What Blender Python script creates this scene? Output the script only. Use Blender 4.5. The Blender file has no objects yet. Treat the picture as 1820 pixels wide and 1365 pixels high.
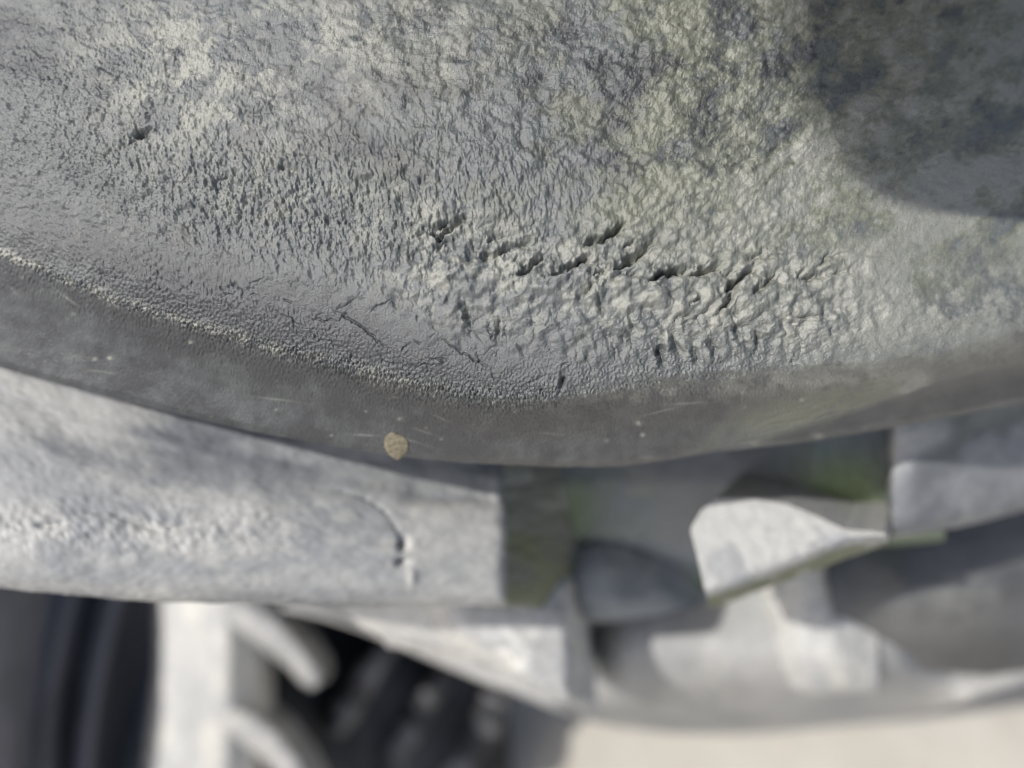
import bpy, math
import numpy as np
from mathutils import Vector

sc = bpy.context.scene
col = sc.collection
# ---------------------------------------------------------------- camera
RX = math.radians(40.0)
CAM = np.array([0.0, 0.0, 0.75])
AX = np.array([1.0, 0, 0])
AY = np.array([0, math.cos(RX), math.sin(RX)])
AZ = np.array([0, -math.sin(RX), math.cos(RX)])
FPX = 1820 * 30.0 / 36.0
cd = bpy.data.cameras.new('camera')
cam = bpy.data.objects.new('camera', cd)
col.objects.link(cam)
cam.location = CAM
cam.rotation_euler = (RX, 0, 0)
cd.lens = 30.0
cd.sensor_width = 36.0
cd.sensor_fit = 'HORIZONTAL'
cd.clip_start = 0.005
cd.clip_end = 200
cd.dof.use_dof = True
cd.dof.focus_distance = 0.1445
cd.dof.aperture_fstop = 6.3
cd.dof.aperture_blades = 0
sc.camera = cam
# ---------------------------------------------------------------- light
LC = np.array([-0.58, 0.28, 0.765])            # towards the sun, seen from the camera
LC = LC / np.linalg.norm(LC)
LW = LC[0] * AX + LC[1] * AY + LC[2] * AZ
elev = math.asin(LW[2])
azim = math.atan2(LW[0], LW[1])
w = bpy.data.worlds.new('World')
sc.world = w
w.use_nodes = True
nt = w.node_tree
bg = nt.nodes['Background']
sky = nt.nodes.new('ShaderNodeTexSky')
sky.sky_type = 'NISHITA'
sky.sun_disc = False
sky.sun_elevation = elev
sky.sun_rotation = azim
nt.links.new(sky.outputs[0], bg.inputs[0])
sky.air_density = 0.8
sky.dust_density = 3.0
sky.ozone_density = 0.4
bg.inputs[1].default_value = 0.14
sd = bpy.data.lights.new('sun', 'SUN')
sun = bpy.data.objects.new('sun', sd)
col.objects.link(sun)
sd.energy = 4.1
sd.angle = math.radians(1.0)
sd.color = (1.0, 0.97, 0.915)
sun.rotation_euler = Vector(LW).to_track_quat('Z', 'Y').to_euler()
sun.location = (-1, -1, 3)
sc.view_settings.view_transform = 'Standard'
sc.view_settings.look = 'None'
sc.view_settings.exposure = -0.18
sc.view_settings.gamma = 1.0
sc.view_settings.use_curve_mapping = False
sc.render.engine = 'CYCLES'
sc.render.filter_size = 1.0
sc.cycles.filter_width = 1.0

# ---------------------------------------------------------------- helpers
def P(px, py, d):
    """a point at distance d in front of the lens, on the sight line through (px, py)"""
    px, py, d = np.asarray(px, float), np.asarray(py, float), np.asarray(d, float)
    x = (px - 910.0) / FPX * d
    y = -(py - 682.5) / FPX * d
    return CAM + x[..., None] * AX + y[..., None] * AY - d[..., None] * AZ

def C(v):
    return v[0] * AX + v[1] * AY + v[2] * AZ

def noise(shape, wx, wy, seed, ang=0.0, band=0.35, low=False):
    """filtered random field; wx, wy = feature size in grid cells"""
    r = np.random.default_rng(seed)
    f = np.fft.rfft2(r.standard_normal(shape))
    fy = np.fft.fftfreq(shape[0])[:, None]
    fx = np.fft.rfftfreq(shape[1])[None, :]
    ca, sa = math.cos(ang), math.sin(ang)
    a = (fx * ca + fy * sa) * wx
    b = (-fx * sa + fy * ca) * wy
    q = np.sqrt(a * a + b * b)
    f *= np.exp(-q * q * 1.2) if low else np.exp(-(q - 1) ** 2 / (2 * band * band))
    n = np.fft.irfft2(f, shape)
    return n / (n.std() + 1e-9)

def fbm(shape, size, seed, octaves=5, gain=0.6, stretch=1.0, ang=0.0):
    t = np.zeros(shape); amp = 1.0
    for o in range(octaves):
        t += amp * noise(shape, size * stretch, size, seed + o * 17, ang, low=True)
        amp *= gain; size *= 0.5
    return t / t.std()

def sstep(a, b, x):
    t = np.clip((x - a) / (b - a), 0, 1)
    return t * t * (3 - 2 * t)

def blob(X, Y, cx, cy, rx, ry, ang=0.0):
    a = math.radians(ang); ca, sa = math.cos(a), math.sin(a)
    u = ((X - cx) * ca + (Y - cy) * sa) / rx
    v = (-(X - cx) * sa + (Y - cy) * ca) / ry
    return np.exp(-(u * u + v * v))

def gblur(A, sig, axis):
    if sig <= 0: return A
    k = int(sig * 3) + 1
    t = np.arange(-k, k + 1)
    g = np.exp(-t * t / (2.0 * sig * sig)); g /= g.sum()
    A = np.moveaxis(A, axis, 0)
    n = A.shape[0]
    lo = 2 * A[:1] - A[1:k + 1][::-1] if n > k else np.repeat(A[:1], k, 0)
    hi = 2 * A[-1:] - A[-k - 1:-1][::-1] if n > k else np.repeat(A[-1:], k, 0)
    B = np.concatenate([lo, A, hi], 0)
    out = np.zeros_like(A)
    for i, gv in enumerate(g):
        out += gv * B[i:i + n]
    return np.moveaxis(out, 0, axis)

def loft(net, nu, nv, su=2.0, sv=2.0):
    """net[row][col] = (px, py, d) -> smooth dense grid of (px, py, d)"""
    net = np.array(net, float)
    R, K, _ = net.shape
    def spread(seg, n):
        seg = np.maximum(seg, 1e-6); c = np.concatenate([[0], np.cumsum(seg)])
        return np.interp(np.linspace(0, c[-1], n), c, np.arange(len(c)))
    du = np.sqrt(((net[:, 1:, :2] - net[:, :-1, :2]) ** 2).sum(-1) + (2500 * (net[:, 1:, 2] - net[:, :-1, 2])) ** 2).mean(0)
    dv = np.sqrt(((net[1:, :, :2] - net[:-1, :, :2]) ** 2).sum(-1) + (2500 * (net[1:, :, 2] - net[:-1, :, 2])) ** 2).mean(1)
    ui, vi = spread(du, nu), spread(dv, nv)
    i0 = np.minimum(ui.astype(int), K - 2); fu = (ui - i0)[None, :, None]
    A = net[:, i0] * (1 - fu) + net[:, i0 + 1] * fu
    j0 = np.minimum(vi.astype(int), R - 2); fv = (vi - j0)[:, None, None]
    G = A[j0] * (1 - fv) + A[j0 + 1] * fv
    return gblur(gblur(G, su, 1), sv, 0)

def normals(W):
    du = np.gradient(W, axis=1); dv = np.gradient(W, axis=0)
    n = np.cross(dv, du)
    n /= np.linalg.norm(n, axis=-1, keepdims=True) + 1e-12
    view = CAM - W
    s = np.sign((n * view).sum(-1).mean())
    return n * (s if s != 0 else 1)

def put(name, me, mat, parent):
    o = bpy.data.objects.new(name, me)
    col.objects.link(o)
    if mat: me.materials.append(mat)
    if parent is not None:
        o.parent = parent
    return o

def patch(name, W, mat, parent, back, masks=None):
    """front grid W (world points) closed into a solid by a skirt and a back face"""
    M, N, _ = W.shape
    base = np.array(parent.location) if parent is not None else np.zeros(3)
    V = W.reshape(-1, 3)
    idx = np.arange(M * N).reshape(M, N)
    quads = np.stack([idx[:-1, :-1], idx[:-1, 1:], idx[1:, 1:], idx[1:, :-1]], -1).reshape(-1, 4)
    s = np.sign((np.cross(W[1:, :-1] - W[:-1, :-1], W[:-1, 1:] - W[:-1, :-1]) * (CAM - W[:-1, :-1])).sum(-1).mean())
    if s > 0: quads = quads[:, ::-1]
    ring = np.concatenate([idx[0, :-1], idx[:-1, -1], idx[-1, 1:][::-1], idx[1:, 0][::-1]])
    n = len(ring)
    r0 = V[ring]; r1 = r0 + C(back)
    cen = r1.mean(0, keepdims=True)
    allv = np.concatenate([V, r0, r1, r1, cen]) - base
    a = M * N + np.arange(n); b = np.roll(a, -1)
    sk = np.stack([a, b, b + n, a + n], -1)
    if s <= 0: sk = sk[:, ::-1]
    sk = sk[:, ::-1]
    cap = np.stack([a + 2 * n, b + 2 * n, np.full(n, M * N + 3 * n)], -1)
    me = bpy.data.meshes.new(name)
    nq = len(quads) + len(sk); ntr = len(cap)
    me.vertices.add(len(allv)); me.vertices.foreach_set('co', allv.astype(np.float32).ravel())
    loops = np.concatenate([quads.ravel(), sk.ravel(), cap.ravel()])
    me.loops.add(len(loops)); me.loops.foreach_set('vertex_index', loops.astype(np.int32))
    me.polygons.add(nq + ntr)
    st = np.concatenate([np.arange(nq) * 4, nq * 4 + np.arange(ntr) * 3])
    me.polygons.foreach_set('loop_start', st.astype(np.int32))
    me.polygons.foreach_set('use_smooth', np.ones(nq + ntr, dtype=bool))
    me.update(calc_edges=True)
    me.validate()
    if masks is not None:
        at = me.attributes.new('stain', 'FLOAT_COLOR', 'POINT')
        cc = np.zeros((len(allv), 4), np.float32); cc[:, 3] = 1
        mk = np.stack(masks[:3], -1).reshape(-1, 3)
        if len(masks) > 3: cc[:M * N, 3] = masks[3].ravel()
        cc[:M * N, :3] = np.clip(mk, 0, 1)
        rr = cc[ring]
        cc[M * N:M * N + n] = rr; cc[M * N + n:M * N + 2 * n] = rr; cc[M * N + 2 * n:M * N + 3 * n] = rr
        at.data.foreach_set('color', cc.ravel())
    return put(name, me, mat, parent)

def thing(name, label, cat, loc, group=None):
    o = bpy.data.objects.new(name, None)
    col.objects.link(o)
    o.location = loc; o['label'] = label; o['category'] = cat
    o.empty_display_size = 0.05
    if group: o['group'] = group
    return o

# ---------------------------------------------------------------- materials
def rubber(name, base, dust, olive, slate, rough=0.62, spec=0.35, fine=1.0, bump=0.25, var=1.0):
    """weathered rubber; attribute stain: R dust, G olive film, B bare dark rubber; some masks hold light and shade"""
    m = bpy.data.materials.new(name); m.use_nodes = True
    t = m.node_tree; L = t.links; N = t.nodes
    bs = N['Principled BSDF']
    tc = N.new('ShaderNodeTexCoord')
    at = N.new('ShaderNodeAttribute'); at.attribute_name = 'stain'
    sep = N.new('ShaderNodeSeparateColor'); L.new(at.outputs['Color'], sep.inputs[0])
    def tex(scale, detail, rough_=0.6):
        n = N.new('ShaderNodeTexNoise'); n.inputs['Scale'].default_value = scale
        n.inputs['Detail'].default_value = detail; n.inputs['Roughness'].default_value = rough_
        L.new(tc.outputs['Object'], n.inputs['Vector']); return n
    n1 = tex(260, 6, 0.7); n2 = tex(1500 * fine, 4, 0.65); n3 = tex(70, 5, 0.65)
    def mixc(fac, a, b):
        x = N.new('ShaderNodeMix'); x.data_type = 'RGBA'
        L.new(fac, x.inputs[0])
        if isinstance(a, tuple): x.inputs[6].default_value = (*a, 1)
        else: L.new(a, x.inputs[6])
        x.inputs[7].default_value = (*b, 1)
        return x.outputs[2]
    def breakup(mask, n, gain):
        """mask pushed up and down by noise so that stains end in ragged edges"""
        a = N.new('ShaderNodeMath'); a.operation = 'MULTIPLY_ADD'
        L.new(n.outputs[0], a.inputs[0]); a.inputs[1].default_value = gain; a.inputs[2].default_value = -gain * 0.5
        b = N.new('ShaderNodeMath'); b.operation = 'ADD'
        k = N.new('ShaderNodeMath'); k.operation = 'MULTIPLY'; k.use_clamp = True
        L.new(mask, k.inputs[0]); k.inputs[1].default_value = 3.0
        c = N.new('ShaderNodeMath'); c.operation = 'MULTIPLY'
        L.new(a.outputs[0], c.inputs[0]); L.new(k.outputs[0], c.inputs[1])
        L.new(mask, b.inputs[0]); L.new(c.outputs[0], b.inputs[1])
        d = N.new('ShaderNodeMapRange'); d.inputs[1].default_value = 0.0; d.inputs[2].default_value = 0.9
        L.new(b.outputs[0], d.inputs[0])
        return d.outputs[0]
    c0 = base
    g = N.new('ShaderNodeMix'); g.data_type = 'RGBA'; g.blend_type = 'MULTIPLY'; g.inputs[0].default_value = 1.0
    cr = N.new('ShaderNodeMapRange'); cr.inputs[1].default_value = 0.3; cr.inputs[2].default_value = 0.7
    cr.inputs[3].default_value = 1 - .22 * var; cr.inputs[4].default_value = 1 + .2 * var
    L.new(n1.outputs[0], cr.inputs[0])
    comb = N.new('ShaderNodeCombineColor')
    for i in range(3): L.new(cr.outputs[0], comb.inputs[i])
    g.inputs[6].default_value = (*base, 1); L.new(comb.outputs[0], g.inputs[7])
    c = mixc(breakup(sep.outputs[2], n1, 0.7), g.outputs[2], slate)
    c = mixc(breakup(sep.outputs[1], n3, 0.5), c, olive)
    c = mixc(breakup(sep.outputs[0], n1, 0.9), c, dust)
    # speckle
    g2 = N.new('ShaderNodeMix'); g2.data_type = 'RGBA'; g2.blend_type = 'MULTIPLY'; g2.inputs[0].default_value = 1.0
    r2 = N.new('ShaderNodeMapRange'); r2.inputs[1].default_value = 0.3; r2.inputs[2].default_value = 0.7
    r2.inputs[3].default_value = 1 - .2 * var; r2.inputs[4].default_value = 1 + .18 * var
    L.new(n2.outputs[0], r2.inputs[0])
    cb2 = N.new('ShaderNodeCombineColor')
    for i in range(3): L.new(r2.outputs[0], cb2.inputs[i])
    L.new(c, g2.inputs[6]); L.new(cb2.outputs[0], g2.inputs[7])
    L.new(g2.outputs[2], bs.inputs['Base Color'])
    rr = N.new('ShaderNodeMapRange'); rr.inputs[1].default_value = 0.3; rr.inputs[2].default_value = 0.7
    rr.inputs[3].default_value = rough - 0.12; rr.inputs[4].default_value = rough + 0.2
    L.new(n2.outputs[0], rr.inputs[0]); L.new(rr.outputs[0], bs.inputs['Roughness'])
    bs.inputs['Specular IOR Level'].default_value = spec
    bp = N.new('ShaderNodeBump'); bp.inputs['Strength'].default_value = bump; bp.inputs['Distance'].default_value = 0.0006
    L.new(n2.outputs[0], bp.inputs['Height']); L.new(bp.outputs[0], bs.inputs['Normal'])
    return m

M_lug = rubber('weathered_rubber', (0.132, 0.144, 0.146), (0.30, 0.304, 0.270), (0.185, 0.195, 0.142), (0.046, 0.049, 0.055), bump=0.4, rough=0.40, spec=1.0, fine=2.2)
M_lug2 = rubber('dusty_rubber', (0.33, 0.339, 0.348), (0.48, 0.48, 0.46), (0.19, 0.205, 0.135), (0.13, 0.14, 0.16), fine=0.25, bump=0.06, var=.45)
M_pocket = rubber('film_covered_rubber', (0.25, 0.27, 0.295), (0.40, 0.40, 0.34), (0.20, 0.26, 0.14), (0.17, 0.19, 0.215), fine=0.25, bump=0.06, var=.5)
M_shade_grey = rubber('shade_grey_rubber', (0.20, 0.206, 0.215), (0.34, 0.34, 0.32), (0.12, 0.125, 0.10), (0.055, 0.057, 0.06), fine=0.3, bump=0.08, rough=0.5, var=.6)  # dark tone stands in for the shade on the bulging lug
M_grey = rubber('dull_dusty_rubber', (0.40, 0.40, 0.395), (0.52, 0.51, 0.48), (0.3, 0.3, 0.26), (0.2, 0.2, 0.2), fine=0.3, bump=0.06, rough=0.75, var=.5)
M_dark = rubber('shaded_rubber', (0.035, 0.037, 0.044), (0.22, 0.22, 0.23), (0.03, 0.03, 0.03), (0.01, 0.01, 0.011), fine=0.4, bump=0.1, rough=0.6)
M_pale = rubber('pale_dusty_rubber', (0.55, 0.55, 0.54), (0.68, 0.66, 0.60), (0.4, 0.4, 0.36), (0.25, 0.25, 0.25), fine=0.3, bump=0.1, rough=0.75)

# ================================================================ MAIN TYRE
base = P(1500, 1000, 0.83); 
tyre = thing('tractor_tyre', 'weathered grey tractor tyre with thick cracked lugs filling most of the view', 'tyre', (0.05, 0.15, 0.0))

# ---- lug 1: the big one in focus --------------------------------------------
dense_x = np.concatenate([np.arange(-420, -40, 14), np.arange(-40, 1862, 1.25), np.arange(1866, 2300, 14)])
v_rows = 720
cx = [-420, -200, 0, 100, 200, 300, 400, 500, 600, 700, 800, 900, 1000, 1100, 1200, 1400, 1600, 1700, 1820, 2000, 2300]
crease = [330, 385, 454, 492, 532, 568, 600, 628, 652, 680, 704, 722, 712, 694, 684, 672, 654, 638, 600, 540, 440]
edge = [530, 598, 655, 682, 708, 733, 757, 779, 798, 813, 823, 829, 832, 832, 828, 811, 777, 757, 732, 690, 600]
def curve(xs, ys, X):
    u = np.arange(-420, 2301, 2.0)
    return np.interp(X, u, gblur(np.interp(u, xs, ys), 32, 0))
X1 = dense_x
cr_y = curve(cx, crease, X1); ed_y = curve(cx, edge, X1)
dface = np.interp(X1, [-420, -200, 0, 200, 450, 800, 1100, 1400, 1600, 1820, 2300],
                  [0.166, 0.157, 0.1500, 0.1455, 0.1430, 0.1420, 0.1425, 0.1462, 0.1508, 0.1580, 0.178])
_u = np.arange(-420, 2301, 2.0); dface = np.interp(X1, _u, gblur(np.interp(_u, X1, dface), 45, 0))
# rows: (y, extra depth)
one = np.ones_like(X1)
sh = np.interp(X1, [-420, 0, 300, 700, 1000, 1400, 1820, 2300], [110, 110, 110, 120, 60, 40, 40, 40])
mid = (ed_y - cr_y)
r4 = np.minimum(cr_y - sh - 30, 560)
rows_y = [-260 * one, -60 * one, np.minimum(120, r4 * .4), np.minimum(300, r4 * .72), r4, cr_y - sh * 0.45, cr_y, cr_y + mid * 0.5, ed_y - 12, ed_y, ed_y - 6, ed_y - 60]
wall = np.interp(X1, [-420, 0, 500, 900, 1300, 1820, 2300], [0.013, 0.013, 0.016, 0.019, 0.022, 0.022, 0.022])
belly = np.interp(X1, [-420, 0, 600, 1000, 1500, 1820], [0.0005, 0.0005, 0.0005, -0.001, -0.003, -0.004])
rows_d = [0.016, 0.0075, 0.0030, 0.0006, belly, 0.0013 + belly * 0.8, 0.0034 + belly * 0.6, 0.0034 + wall * 0.66, 0.0034 + wall * 0.98, 0.004 + wall * 1.15, 0.006 + wall * 1.5, 0.012 + wall * 2.4]
RY = np.array([np.broadcast_to(r, X1.shape) for r in rows_y])
RD = np.array([dface + r for r in rows_d])
segs = np.array([100, 180, 180, 180, 170, 80, 60, 80, 90, 18, 14, 30], float)[:len(rows_y) - 1]
cum = np.concatenate([[0], np.cumsum(segs)])
tv = np.interp(np.linspace(0, cum[-1], v_rows), cum, np.arange(len(cum)))
j0 = np.minimum(tv.astype(int), len(rows_y) - 2); fv = (tv - j0)[:, None]
Y1 = RY[j0] * (1 - fv) + RY[j0 + 1] * fv
D1 = RD[j0] * (1 - fv) + RD[j0 + 1] * fv
Yb = gblur(Y1, 3.5, 0); D1 = gblur(D1, 8.0, 0)
Y1 = Yb
XX = np.broadcast_to(X1, Y1.shape).copy(); YY = Y1
S = Y1.shape
cell = 1.25      # photograph pixels per grid cell
CANV = (840, 1620)               # flat canvas of the lug's skin, one cell = 1.25 photograph pixels
_gx = np.clip((XX + 60) / cell, 0, CANV[1] - 2); _gy = np.clip((YY + 120) / cell, 0, CANV[0] - 2)
_ix = _gx.astype(int); _iy = _gy.astype(int); _fx = _gx - _ix; _fy = _gy - _iy
def onto(n):
    return (n[_iy, _ix] * (1 - _fx) + n[_iy, _ix + 1] * _fx) * (1 - _fy) + (n[_iy + 1, _ix] * (1 - _fx) + n[_iy + 1, _ix + 1] * _fx) * _fy
def nz(wx, wy, seed, ang=0.0, band=0.35, low=False):
    return onto(noise(CANV, wx / cell, wy / cell, seed, ang, band, low))
def bb(wx, wy, seed, ang=0.0, octs=4, gain=0.72):
    t = 0; a = 1.0
    for o in range(octs):
        t = t + a * noise(CANV, wx / cell / 1.75 ** o, wy / cell / 1.75 ** o, seed + 31 * o, ang, 0.75); a *= gain
    return onto(t / t.std())
def crev(w, seed, thr=0.16):
    return np.exp(-(nz(w, w, seed, band=0.6) / thr) ** 2) * sstep(-0.1, 0.9, nz(w * 2.5, w * 2.5, seed + 7))
def fb(size, seed, octaves=5, gain=0.6, stretch=1.0, ang=0.0):
    return onto(fbm(CANV, size / cell, seed, octaves, gain, stretch, ang))
CR = np.broadcast_to(cr_y, S); ED = np.broadcast_to(ed_y, S)
above = CR - YY                               # px above the crease
below = sstep(-10, 25, -above)                # 1 on the wall
face = 1 - below
H = np.zeros(S)
mm = 0.001
# large undulation
H += 0.35 * mm * nz(260, 200, 3, low=True) * face
H += 0.11 * mm * bb(90, 70, 4, octs=3) * (0.2 + 0.8 * face)
# pebbly skin, upper left
z1 = np.clip(blob(XX, YY, 190, 170, 340, 190, 10) + 0.5 * blob(XX, YY, -40, 300, 250, 200), 0, 1) * face
H += z1 * mm * (0.085 * bb(20, 22, 11) - 0.17 * crev(17, 13, .14))
# short near-vertical dents, middle left
z2 = np.clip(1.1 * blob(XX, YY, 470, 370, 330, 110, 14) + 0.6 * blob(XX, YY, 830, 330, 260, 130, 10), 0, 1) * face
H += z2 * mm * (0.14 * bb(24, 44, 21, math.radians(-14), 4, .7) - 0.10 * crev(20, 23, .16))
# matte grain over the upper middle and right
z3 = np.clip(1 - z1 - z2, 0, 1) * face
z3 = z3 * (1 - .55 * blob(XX, YY, 700, 570, 330, 90, 12))
H += z3 * mm * 0.032 * bb(24, 16, 31, -0.5, 4, .8)
z3b = sstep(900, 1250, XX) * sstep(520, 380, YY)
H += z3b * mm * (0.022 * bb(46, 20, 33, math.radians(-36), 4, .75))
# torn, lumpy belt along the flex line
fl_y = np.interp(XX, [600, 760, 900, 1060, 1200, 1350, 1500, 1820], [420, 440, 470, 465, 490, 490, 490, 480])
zb = np.exp(-((YY - fl_y - 25) / 95.0) ** 2) * sstep(600, 800, XX) * (1 - 0.75 * sstep(1380, 1700, XX))
H += zb * mm * (0.20 * bb(70, 44, 41, math.radians(-30), 4, .44))
H += 0.9 * mm * np.exp(-((YY - fl_y - 34) / 30.0) ** 2) * sstep(700, 860, XX) * sstep(1520, 1350, XX)
zd = sstep(-10, 60, YY - fl_y) * sstep(10, 60, above) * sstep(680, 850, XX) * (1 - 0.5 * sstep(1400, 1800, XX)) * face
H += zd * (0.35 + 0.65 * sstep(850, 1150, XX)) * mm * 0.17 * bb(52, 90, 46, math.radians(-12), 4, .4)
# blisters in the lit band to the right
zr = blob(XX, YY, 1560, 540, 280, 90) * face
H += zr * mm * (0.15 * bb(64, 54, 48, 0, 4, .4))
# grit everywhere
H += mm * 0.014 * bb(6, 6, 57, 0, 2, .9)
sm = np.clip(blob(XX, YY, 230, 500, 330, 62, 22) + blob(XX, YY, 640, 590, 300, 78, 17) + 0.7 * blob(XX, YY, 930, 660, 190, 48), 0, 1)
H *= 1 - 0.72 * sm
# leathery grain next to the crease and the rough crest itself
zc = np.exp(-((above - 5) / 60.0) ** 2) * sstep(1500, 1150, XX)
H += zc * mm * (0.05 * nz(7.5, 9.5, 51) + 0.02 * nz(5, 5, 52))
crest = np.exp(-((above - 2) / np.interp(XX, [0, 300, 700, 1000], [11, 12, 22, 26])) ** 2) * sstep(1150, 850, XX)
H += crest * mm * (0.06 + 0.12 * bb(7, 13, 53, math.radians(-8), 2, .7))
zl = blob(XX, YY, 300, 500, 330, 60, 20) * face
H += zl * mm * 0.045 * nz(7, 16, 54, ang=math.radians(-12))
# the wall: fine grain, faint drawn lines
H += below * mm * (0.022 * nz(6, 6, 61) + 0.05 * nz(160, 40, 62, ang=0.2, low=True))
zw = blob(XX, YY, 1050, 770, 170, 45, -8) + blob(XX, YY, 1480, 730, 240, 40, -14)
H += np.clip(zw, 0, 1) * mm * 0.035 * nz(90, 7, 63, ang=math.radians(-16))
# second edge low on the right-hand wall
lip = np.interp(XX, [1000, 1200, 1350, 1500, 1600, 1700, 1820], [826, 806, 778, 735, 700, 668, 640])
H -= 1.6 * mm * sstep(-4, 26, YY - lip) * sstep(1050, 1300, XX) * below

# ---- single tears, cuts and scratches: (points), depth mm, width px, flank
def tear(pts, depth, wup, wdn, stretch=1.0):
    """groove with a long upper flank and a steep lower lip"""
    global H
    pts = np.array(pts, float); pts = pts.mean(0) + (pts - pts.mean(0)) * stretch
    pad = 60 + wup * 3
    x0, x1 = pts[:, 0].min() - pad, pts[:, 0].max() + pad
    y0, y1 = pts[:, 1].min() - pad, pts[:, 1].max() + pad
    cs = np.where((X1 > x0) & (X1 < x1))[0]
    if len(cs) == 0: return
    ys = YY[:, cs]; xs = XX[:, cs]
    rs = np.where(((ys > y0) & (ys < y1)).any(1))[0]
    if len(rs) == 0: return
    sl = (slice(rs[0], rs[-1] + 1), slice(cs[0], cs[-1] + 1))
    xs, ys = XX[sl], YY[sl]
    wob = WOB[sl]
    best = np.full(xs.shape, 1e9); sd_ = np.zeros(xs.shape); tt = np.zeros(xs.shape)
    n = len(pts) - 1
    for i in range(n):
        a, b = pts[i], pts[i + 1]; d = b - a; l2 = (d * d).sum()
        t = np.clip(((xs - a[0]) * d[0] + (ys - a[1]) * d[1]) / l2, 0, 1)
        ex, ey = xs - a[0] - t * d[0], ys - a[1] - t * d[1]
        q = np.hypot(ex, ey)
        side = np.sign((xs - a[0]) * d[1] - (ys - a[1]) * d[0])
        m = q < best
        best = np.where(m, q, best); sd_ = np.where(m, q * side, sd_); tt = np.where(m, (i + t) / n, tt)
    s = sd_ + wob
    prof = np.where(s > 0, np.clip(1 - s / (1.9 * wup), 0, 1) ** 1.25, np.exp(-(np.abs(s) / wdn) ** 1.5))
    taper = np.clip(np.sin(np.pi * np.clip(tt, 0.03, 0.97)), 0, 1) ** 0.6
    ends = np.exp(-np.maximum(best - np.abs(sd_), 0) / 4)
    H[sl] -= (2.3 if depth > .3 else 1.5) * depth * mm * prof * taper * ends
WOB = 1.3 * nz(22, 22, 71) + 0.5 * nz(9, 9, 72)
# polylines run left to right so that the long flank lies above them
tear([(768, 412), (784, 421), (800, 410), (818, 392)], 1.25, 11, 1.5, 1.32)
tear([(772, 448), (784, 436), (800, 424)], 0.5, 6, 2)
tear([(846, 462), (880, 456), (905, 444), (940, 432)], 0.7, 7, 1.5, 1.32)
tear([(864, 432), (884, 425), (920, 420)], 0.35, 6, 2)
tear([(922, 488), (936, 484), (952, 470), (966, 456)], 1.0, 7, 1.5, 1.32)
tear([(978, 490), (1000, 486), (1020, 476), (1040, 462)], 0.9, 7, 1.5, 1.32)
tear([(1050, 432), (1075, 428), (1092, 416), (1104, 402)], 1.0, 7, 1.5, 1.32)
tear([(1085, 480), (1110, 474), (1135, 460), (1153, 436)], 1.2, 10, 1.5, 1.32)
tear([(1156, 502), (1180, 492), (1215, 484)], 1.2, 8, 1.5, 1.32)
tear([(1205, 490), (1240, 490), (1275, 478)], 1.15, 8, 1.5, 1.32)
tear([(1290, 520), (1310, 505), (1335, 482)], 1.2, 8, 1.5, 1.32)
tear([(1340, 522), (1365, 504), (1378, 488)], 0.7, 7, 1.5, 1.32)
tear([(1280, 552), (1294, 538), (1300, 520)], 0.9, 7, 1.5, 1.32)
tear([(1040, 524), (1052, 510), (1066, 500)], 0.8, 8, 1.5, 1.32)
tear([(1425, 498), (1470, 490), (1510, 482)], 0.45, 7, 1.5, 1.32)
tear([(1430, 506), (1442, 496), (1450, 486)], 0.4, 7, 3)
tear([(236, 240), (254, 240), (266, 229)], 0.75, 7, 1.5, 1.32)
tear([(212, 262), (230, 252), (244, 240)], 0.35, 7, 1.5, 1.32)
tear([(382, 316), (394, 318), (402, 312)], 0.35, 5, 2)
tear([(1240, 330), (1280, 318), (1330, 300)], 0.18, 6, 3)
# long flank to the left of these: run them top to bottom
for pts, dp in (([(824, 532), (832, 560), (836, 588)], 0.5), ([(1342, 586), (1352, 605), (1356, 628)], 0.5),
                ([(1194, 594), (1204, 612), (1214, 632)], 0.4), ([(1178, 610), (1176, 630), (1181, 650)], 0.5),
                ([(884, 560), (888, 580), (882, 616)], 0.4), ([(1262, 600), (1272, 620), (1270, 640)], 0.35),
                ([(1234, 612), (1240, 640), (1244, 650)], 0.4), ([(1130, 640), (1134, 650), (1140, 660)], 0.3),
                ([(1004, 668), (1002, 680), (999, 694)], 0.5), ([(1088, 600), (1094, 620), (1092, 640)], 0.3),
                ([(946, 560), (950, 590), (948, 616)], 0.3), ([(1420, 600), (1428, 620), (1426, 640)], 0.22),
                ([(176, 480), (184, 490), (190, 504)], 0.3), ([(1494, 640), (1498, 650), (1510, 655)], 0.3),
                ([(984, 456), (988, 470), (990, 484)], 0.4), ([(1060, 520), (1068, 545), (1074, 560)], 0.4),
                ([(1120, 560), (1128, 580), (1134, 600)], 0.3), ([(700, 520), (708, 540), (706, 560)], 0.3),
                ([(1300, 560), (1312, 590), (1318, 610)], 0.35), ([(1390, 560), (1398, 580), (1404, 600)], 0.3)):
    tear(pts[::-1], dp, 7, 2.0)
tear([(846, 470), (905, 452), (930, 478), (975, 484), (1045, 468), (1090, 482), (1150, 498), (1210, 488), (1280, 482), (1300, 512), (1380, 494), (1440, 498), (1520, 486)], 0.26, 6, 1.6)
tear([(770, 418), (800, 440), (850, 446), (900, 436), (960, 446), (1050, 430)], 0.18, 6, 1.6)
rng = np.random.default_rng(5)
for i in range(46):      # small rips along the flex line
    x = rng.uniform(720, 1500); y = np.interp(x, [600, 760, 900, 1060, 1200, 1350, 1500], [410, 425, 455, 455, 485, 490, 490]) + rng.normal(8, 38)
    a = math.radians(-28 + rng.normal(0, 14)); l = rng.uniform(14, 44)
    tear([(x, y), (x + l * .5 * math.cos(a), y + l * .5 * math.sin(a) + rng.uniform(0, 4)), (x + l * math.cos(a), y + l * math.sin(a))], rng.uniform(.12, .42), rng.uniform(4, 8), 1.6)
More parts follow.
